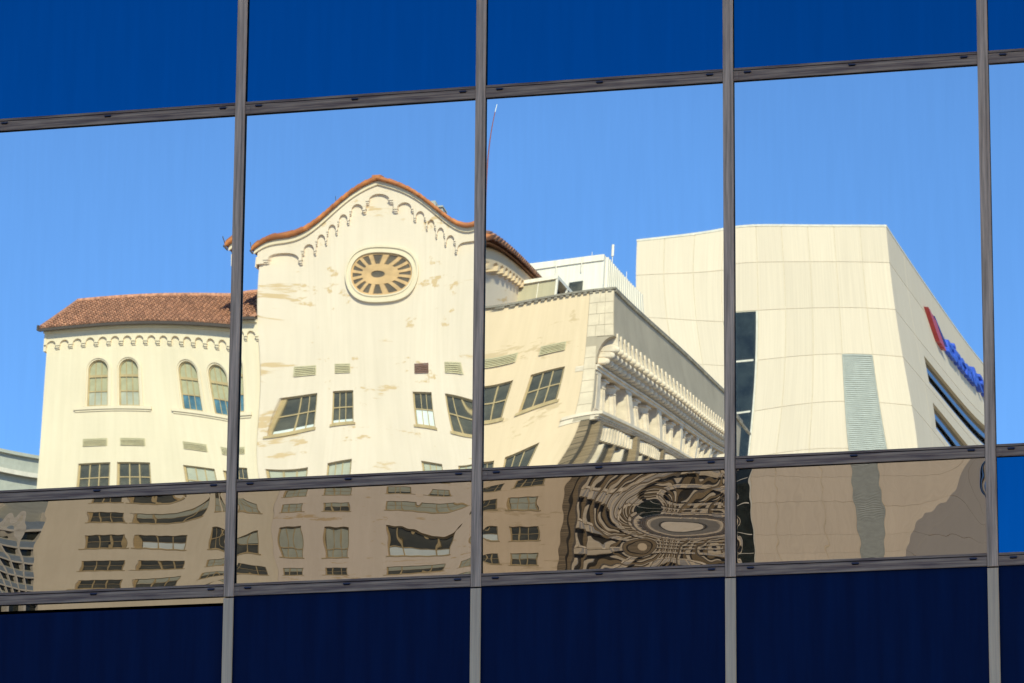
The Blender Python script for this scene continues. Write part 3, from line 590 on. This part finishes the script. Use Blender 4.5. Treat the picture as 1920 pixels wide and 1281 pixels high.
# ------------------------------------------------------------------ the panelled bank tower (D)
DB = (-47.5, 271.0, 0.0); YD = 271.0; XD0, XD1 = -56.5, -38.5; DE = 335.0
D = thing('office_tower', DB, 'tall beige concrete-panelled office tower with a blue and red sign, behind the carved corner building', 'office tower')
rz = [83.8, 81.15]; 
while rz[-1] > 3: rz.append(rz[-1]-3.5)
rz.append(0)
b = MB(); b.box(XD0+.02, XD1-.62, YD+.03, DE-.02, 0, 83.75); b.box(XD1-.62, XD1-.02, YD+.03, 279.4, 0, 83.75)
# leave a dark shaft behind the glazed strip by keeping the core behind it
b.build('joints', M['groove'], D, DB, base=DB)
b = MB(); g_ = .022
for j in range(len(rz)-1):
    zt, zb = rz[j], rz[j+1]
    for i in range(9):
        x0 = XD0+2*i; x1 = x0+2
        if j >= 2 and i == 3: continue                         # glazed strip, columns -50.5..-48.5
        if j >= 3 and i == 7: continue                         # louvred strip
        b.box(x0+g_*(i > 0), x1-g_*(i < 8), YD, YD+.1, zb+g_, zt-g_*(j > 0))
    b.box(XD1-.1, XD1, YD+.101, 278-g_, zb+g_, zt-g_*(j > 0))
    # receding side: spandrels with a recessed window band in each row from the third
    if j < 2 or j > 4: b.box(XD1-.1, XD1, 278+g_, DE, zb+g_, zt-g_*(j > 0))
    else:
        b.box(XD1-.1, XD1, 278+g_, 280.2, zb+g_, zt-g_)
        b.box(XD1-.6, XD1, 280.2, DE, zt-.95, zt-g_); b.box(XD1-.6, XD1, 280.2, DE, zb+g_, zb+.55)
        b.box(XD1-.6, XD1-.101, 279.5, 280.19, zb+.55, zt-.95)
b.box(XD0, XD1, DE-.1, DE, 0, 83.8) if 0 else None
b.build('concrete_panels', M['panel'], D, DB, base=DB)
b = MB(); b.box(XD0-.03, XD1+.03, YD-.03, YD+.3, 83.8, 83.95); b.box(XD1-.3, XD1+.03, YD+.301, DE, 83.8, 83.95); b.box(XD0, XD1-.3, YD+.3, DE, 83.6, 83.7)
b.build('coping', M['slab'], D, DB, base=DB)
b = MB(); b.box(-50.44, -48.56, YD+.02, YD+.028, 0, 77.6); b.build('glazed_strip', M['dk_glass'], D, (-49.5, YD, 40), base=DB)
b = MB(); 
for j in range(2, len(rz)-1): b.box(-50.46, -48.8, YD-.02, YD+.019, rz[j+1]-.02, rz[j+1]+.10)
b.box(-48.66, -48.53, YD-.03, YD+.019, 0, 77.62)
b.build('floor_edges', M['slab'], D, (-49.5, YD, 40), base=DB)
b = MB(); z = 2.0
while z < 74.0: b.prism([(YD+.015, z), (YD-.03, z), (YD-.01, z+.12), (YD+.015, z+.10)], -42.44, -40.56, 'x'); z += .15
b.box(-42.5, -42.44, YD-.06, YD+.02, 1, 74.12); b.box(-40.56, -40.5, YD-.06, YD+.02, 1, 74.12); b.box(-42.44, -40.56, YD-.06, YD+.02, 74.0, 74.12)
b.build('louvred_strip', M['louver'], D, (-41.5, YD, 40), base=DB)
b = MB()
for j in range(2, 5): b.box(XD1-.56, XD1-.50, 280.2, DE-.1, rz[j+1]+.55, rz[j]-.95)
b.build('window_band', M['sky_glass'], D, (XD1, 300, 40), base=DB)
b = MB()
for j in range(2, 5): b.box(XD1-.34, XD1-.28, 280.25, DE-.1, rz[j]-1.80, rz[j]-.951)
b.build('window_head_shade', M['dk_glass'], D, (XD1, 300, 40), base=DB)  # dark strips stand in for the shade under the recess heads
# the sign
sg = bpy.data.objects.new('sign', None); col.objects.link(sg); sg.parent = D; a, c = V((XD1, 300, 80)), V(DB); sg.location = (a[0]-c[0], a[1]-c[1], a[2]-c[2])
SB = (XD1, 300, 80)
fc = bpy.data.curves.new('lettering', 'FONT'); fc.body = 'Bank of America'; fc.size = 2.45; fc.extrude = .2; fc.align_x = 'RIGHT'; fc.offset = .075
tmp = bpy.data.objects.new('lettering', fc); col.objects.link(tmp); bpy.context.view_layer.update()
me = bpy.data.meshes.new_from_object(tmp.evaluated_get(bpy.context.evaluated_depsgraph_get())); bpy.data.objects.remove(tmp)
me.materials.clear(); me.materials.append(M['logo_blue'])
lt = bpy.data.objects.new('lettering', me); col.objects.link(lt); lt.parent = sg
p = V((XD1+.16, 290.6, 79.75)); q = V(SB)
lt.matrix_local = Matrix.Translation((p[0]-q[0], p[1]-q[1], p[2]-q[2])) @ Matrix(((0, 0, 1, 0), (1.42, 0, 0, 0), (0, 1, 0, 0), (0, 0, 0, 1)))
b = MB()   # a slanted flag of five stripes, lying on its side as seen in the mirror
def para(bb, y0, y1, z0, z1, sk=1.1): bb.prism([(y0+sk*0, z0), (y1, z0), (y1+sk, z1), (y0+sk, z1)], XD1+.001, XD1+.22, 'x')
for k in range(3): b.prism([(284.3+k*.95, 81.5-k*.14), (285.1+k*.95, 81.45-k*.14), (287.6+k*.75, 79.6-k*.06), (286.9+k*.75, 79.6-k*.06)], XD1+.001, XD1+.35, 'x')
b.build('emblem', M['logo_red'], sg, SB, base=SB)
b = MB()
for k in range(2): b.prism([(286.7+k*.8, 81.5-k*.3), (287.4+k*.8, 81.3-k*.3), (289.8+k*.45, 80.2-k*.1), (289.2+k*.45, 80.2-k*.1)], XD1+.001, XD1+.34, 'x')
b.build('emblem_field', M['logo_blue'], sg, SB, base=SB)

# ------------------------------------------------------------------ white office block behind (E)
EB = (-52.5, 225.0, 0.0); EX0, EX1, EZ = -58.0, -48.45, 70.35
E_ = thing('white_building', EB, 'white block with louvred side and roof aerial, behind between gabled tower and beige tower', 'building')
b = MB(); b.box(EX0, EX1, 225, 236.5, 0, EZ-.4); b.box(EX0, EX1, 224.9, 225.3, EZ-.4, EZ)
b.wall(225.3, 236.5, EZ-.4, EZ, [], EX1, .1, 'x')
for k in range(5): b.box(EX0+.3+k*1.9, EX0+.36+k*1.9, 224.84, 224.899, EZ-1.0-.5*(k % 2), EZ-.02)
b.build('wall', M['white'], E_, EB, base=EB)
b = MB()
for k in range(18): b.box(EX1+.001, EX1+.18, 225.6+k*.6, 225.85+k*.6, EZ-9, EZ-.05)
b.build('louver', M['white'], E_, (EX1, 230, 65), base=EB)
b = MB(); b.box(-50.9, -49.9, 224.9, 224.99, 66.3, 68.7); b.box(-52.6, -51.4, 224.9, 224.99, 66.3, 68.4); b.build('window', M['glass'], E_, (-50.5, 225, 67), base=EB)
b = MB(); b.tube((-48.55, 228, 69.9), (-48.55, 228, 71.2), .035, .03, 6); b.tube((-48.55, 228, 71.0), (-48.55, 228, 71.75), .10, .10, 8)
b.tube((EX0+1, 226, 70), (EX0+1, 226, 71.0), .03, .02, 5); b.tube((-49.6, 226, 70.3), (-49.6, 226, 70.9), .03, .02, 5); b.tube((EX1-.2, 233, 70), (EX1-.2, 233, 71.2), .03, .02, 5)
b.build('aerial', M['white'], E_, (-48.5, 228, 70), base=EB)

# ------------------------------------------------------------------ pale green building at the far left (L)
LB = (-92.0, 240.0, 0.0)
Lb = thing('green_building', LB, 'pale green ribbed office block at the left edge, left of the cream building', 'building')
ang = radians(-62)
def rot(bb):
    bb.v = [(LB[0]-3.0+(x*cos(-ang)-y*sin(-ang)), LB[1]+(x*sin(-ang)+y*cos(-ang)), z) for x, y, z in bb.v]; return bb
ZL = 62.6
b = MB(); b.box(-30, 30, 0, 30, 0, ZL-1.3); b.box(-30.3, 30.3, -.4, 30, ZL-1.3, ZL); b.box(-30.4, 30.4, -.7, 30, ZL, ZL+.25); rot(b).build('wall', M['pale_green'], Lb, LB, base=LB)
b = MB(); b.box(-30.35, 30.35, -.55, -.41, ZL-1.5, ZL-1.15)
for f in range(16):
    zz = ZL-5.2-3.6*f
    if 2 < zz < 56: b.box(-30, 30, -.6, -.01, zz-.4, zz)
for k in range(41): b.box(-30+k*1.5, -29.8+k*1.5, -.6, -.001, 2, ZL-5.6)
rot(b).build('fin', M['slab'], Lb, LB, base=LB)
b = MB()
for f in range(15):
    zz = ZL-9.0-3.6*f
    if 4 < zz < 54: b.box(-29.9, 29.9, -.06, -.0, zz-1.6, zz)
rot(b).build('window_band', M['dk_glass'], Lb, LB, base=LB)
b = MB()
for f in range(15):
    zz = ZL-9.0-3.6*f
    if 4 < zz < 54: b.box(-29.9, 29.9, -.5, -.07, zz+.05, zz+1.5)
rot(b).build('spandrel', M['grey_band'], Lb, LB, base=LB)

# ------------------------------------------------------------------ red and white radio mast
MBs = (-82.9, 330.0, 0.0)
mt = thing('radio_mast', MBs, 'thin red and white radio mast rising behind the right slope of the tiled gable', 'mast')
for nm, mm, seg in (('red_section', 'mast_red', ((84, 112.5), (40, 60))), ('white_section', 'mast_white', ((60, 84), (0, 40), (112.5, 114.2)))):
    b = MB()
    for z0, z1 in seg:
        r = .28 if z1 < 90 else (.12 if z1 < 112 else .03)
        for k in range(3):
            a = 2*pi*k/3; p = (MBs[0]+r*cos(a), MBs[1]+r*sin(a)); b.tube((p[0], p[1], z0), (p[0], p[1], z1), .065, .06, 5)
        z = z0; k = 0
        while z < z1-.8:
            a, c = 2*pi*(k % 3)/3, 2*pi*((k+1) % 3)/3
            b.tube((MBs[0]+r*cos(a), MBs[1]+r*sin(a), z), (MBs[0]+r*cos(c), MBs[1]+r*sin(c), z+.8), .025, .025, 4); z += .8; k += 1
    b.build(nm, M[mm], mt, MBs, base=MBs)
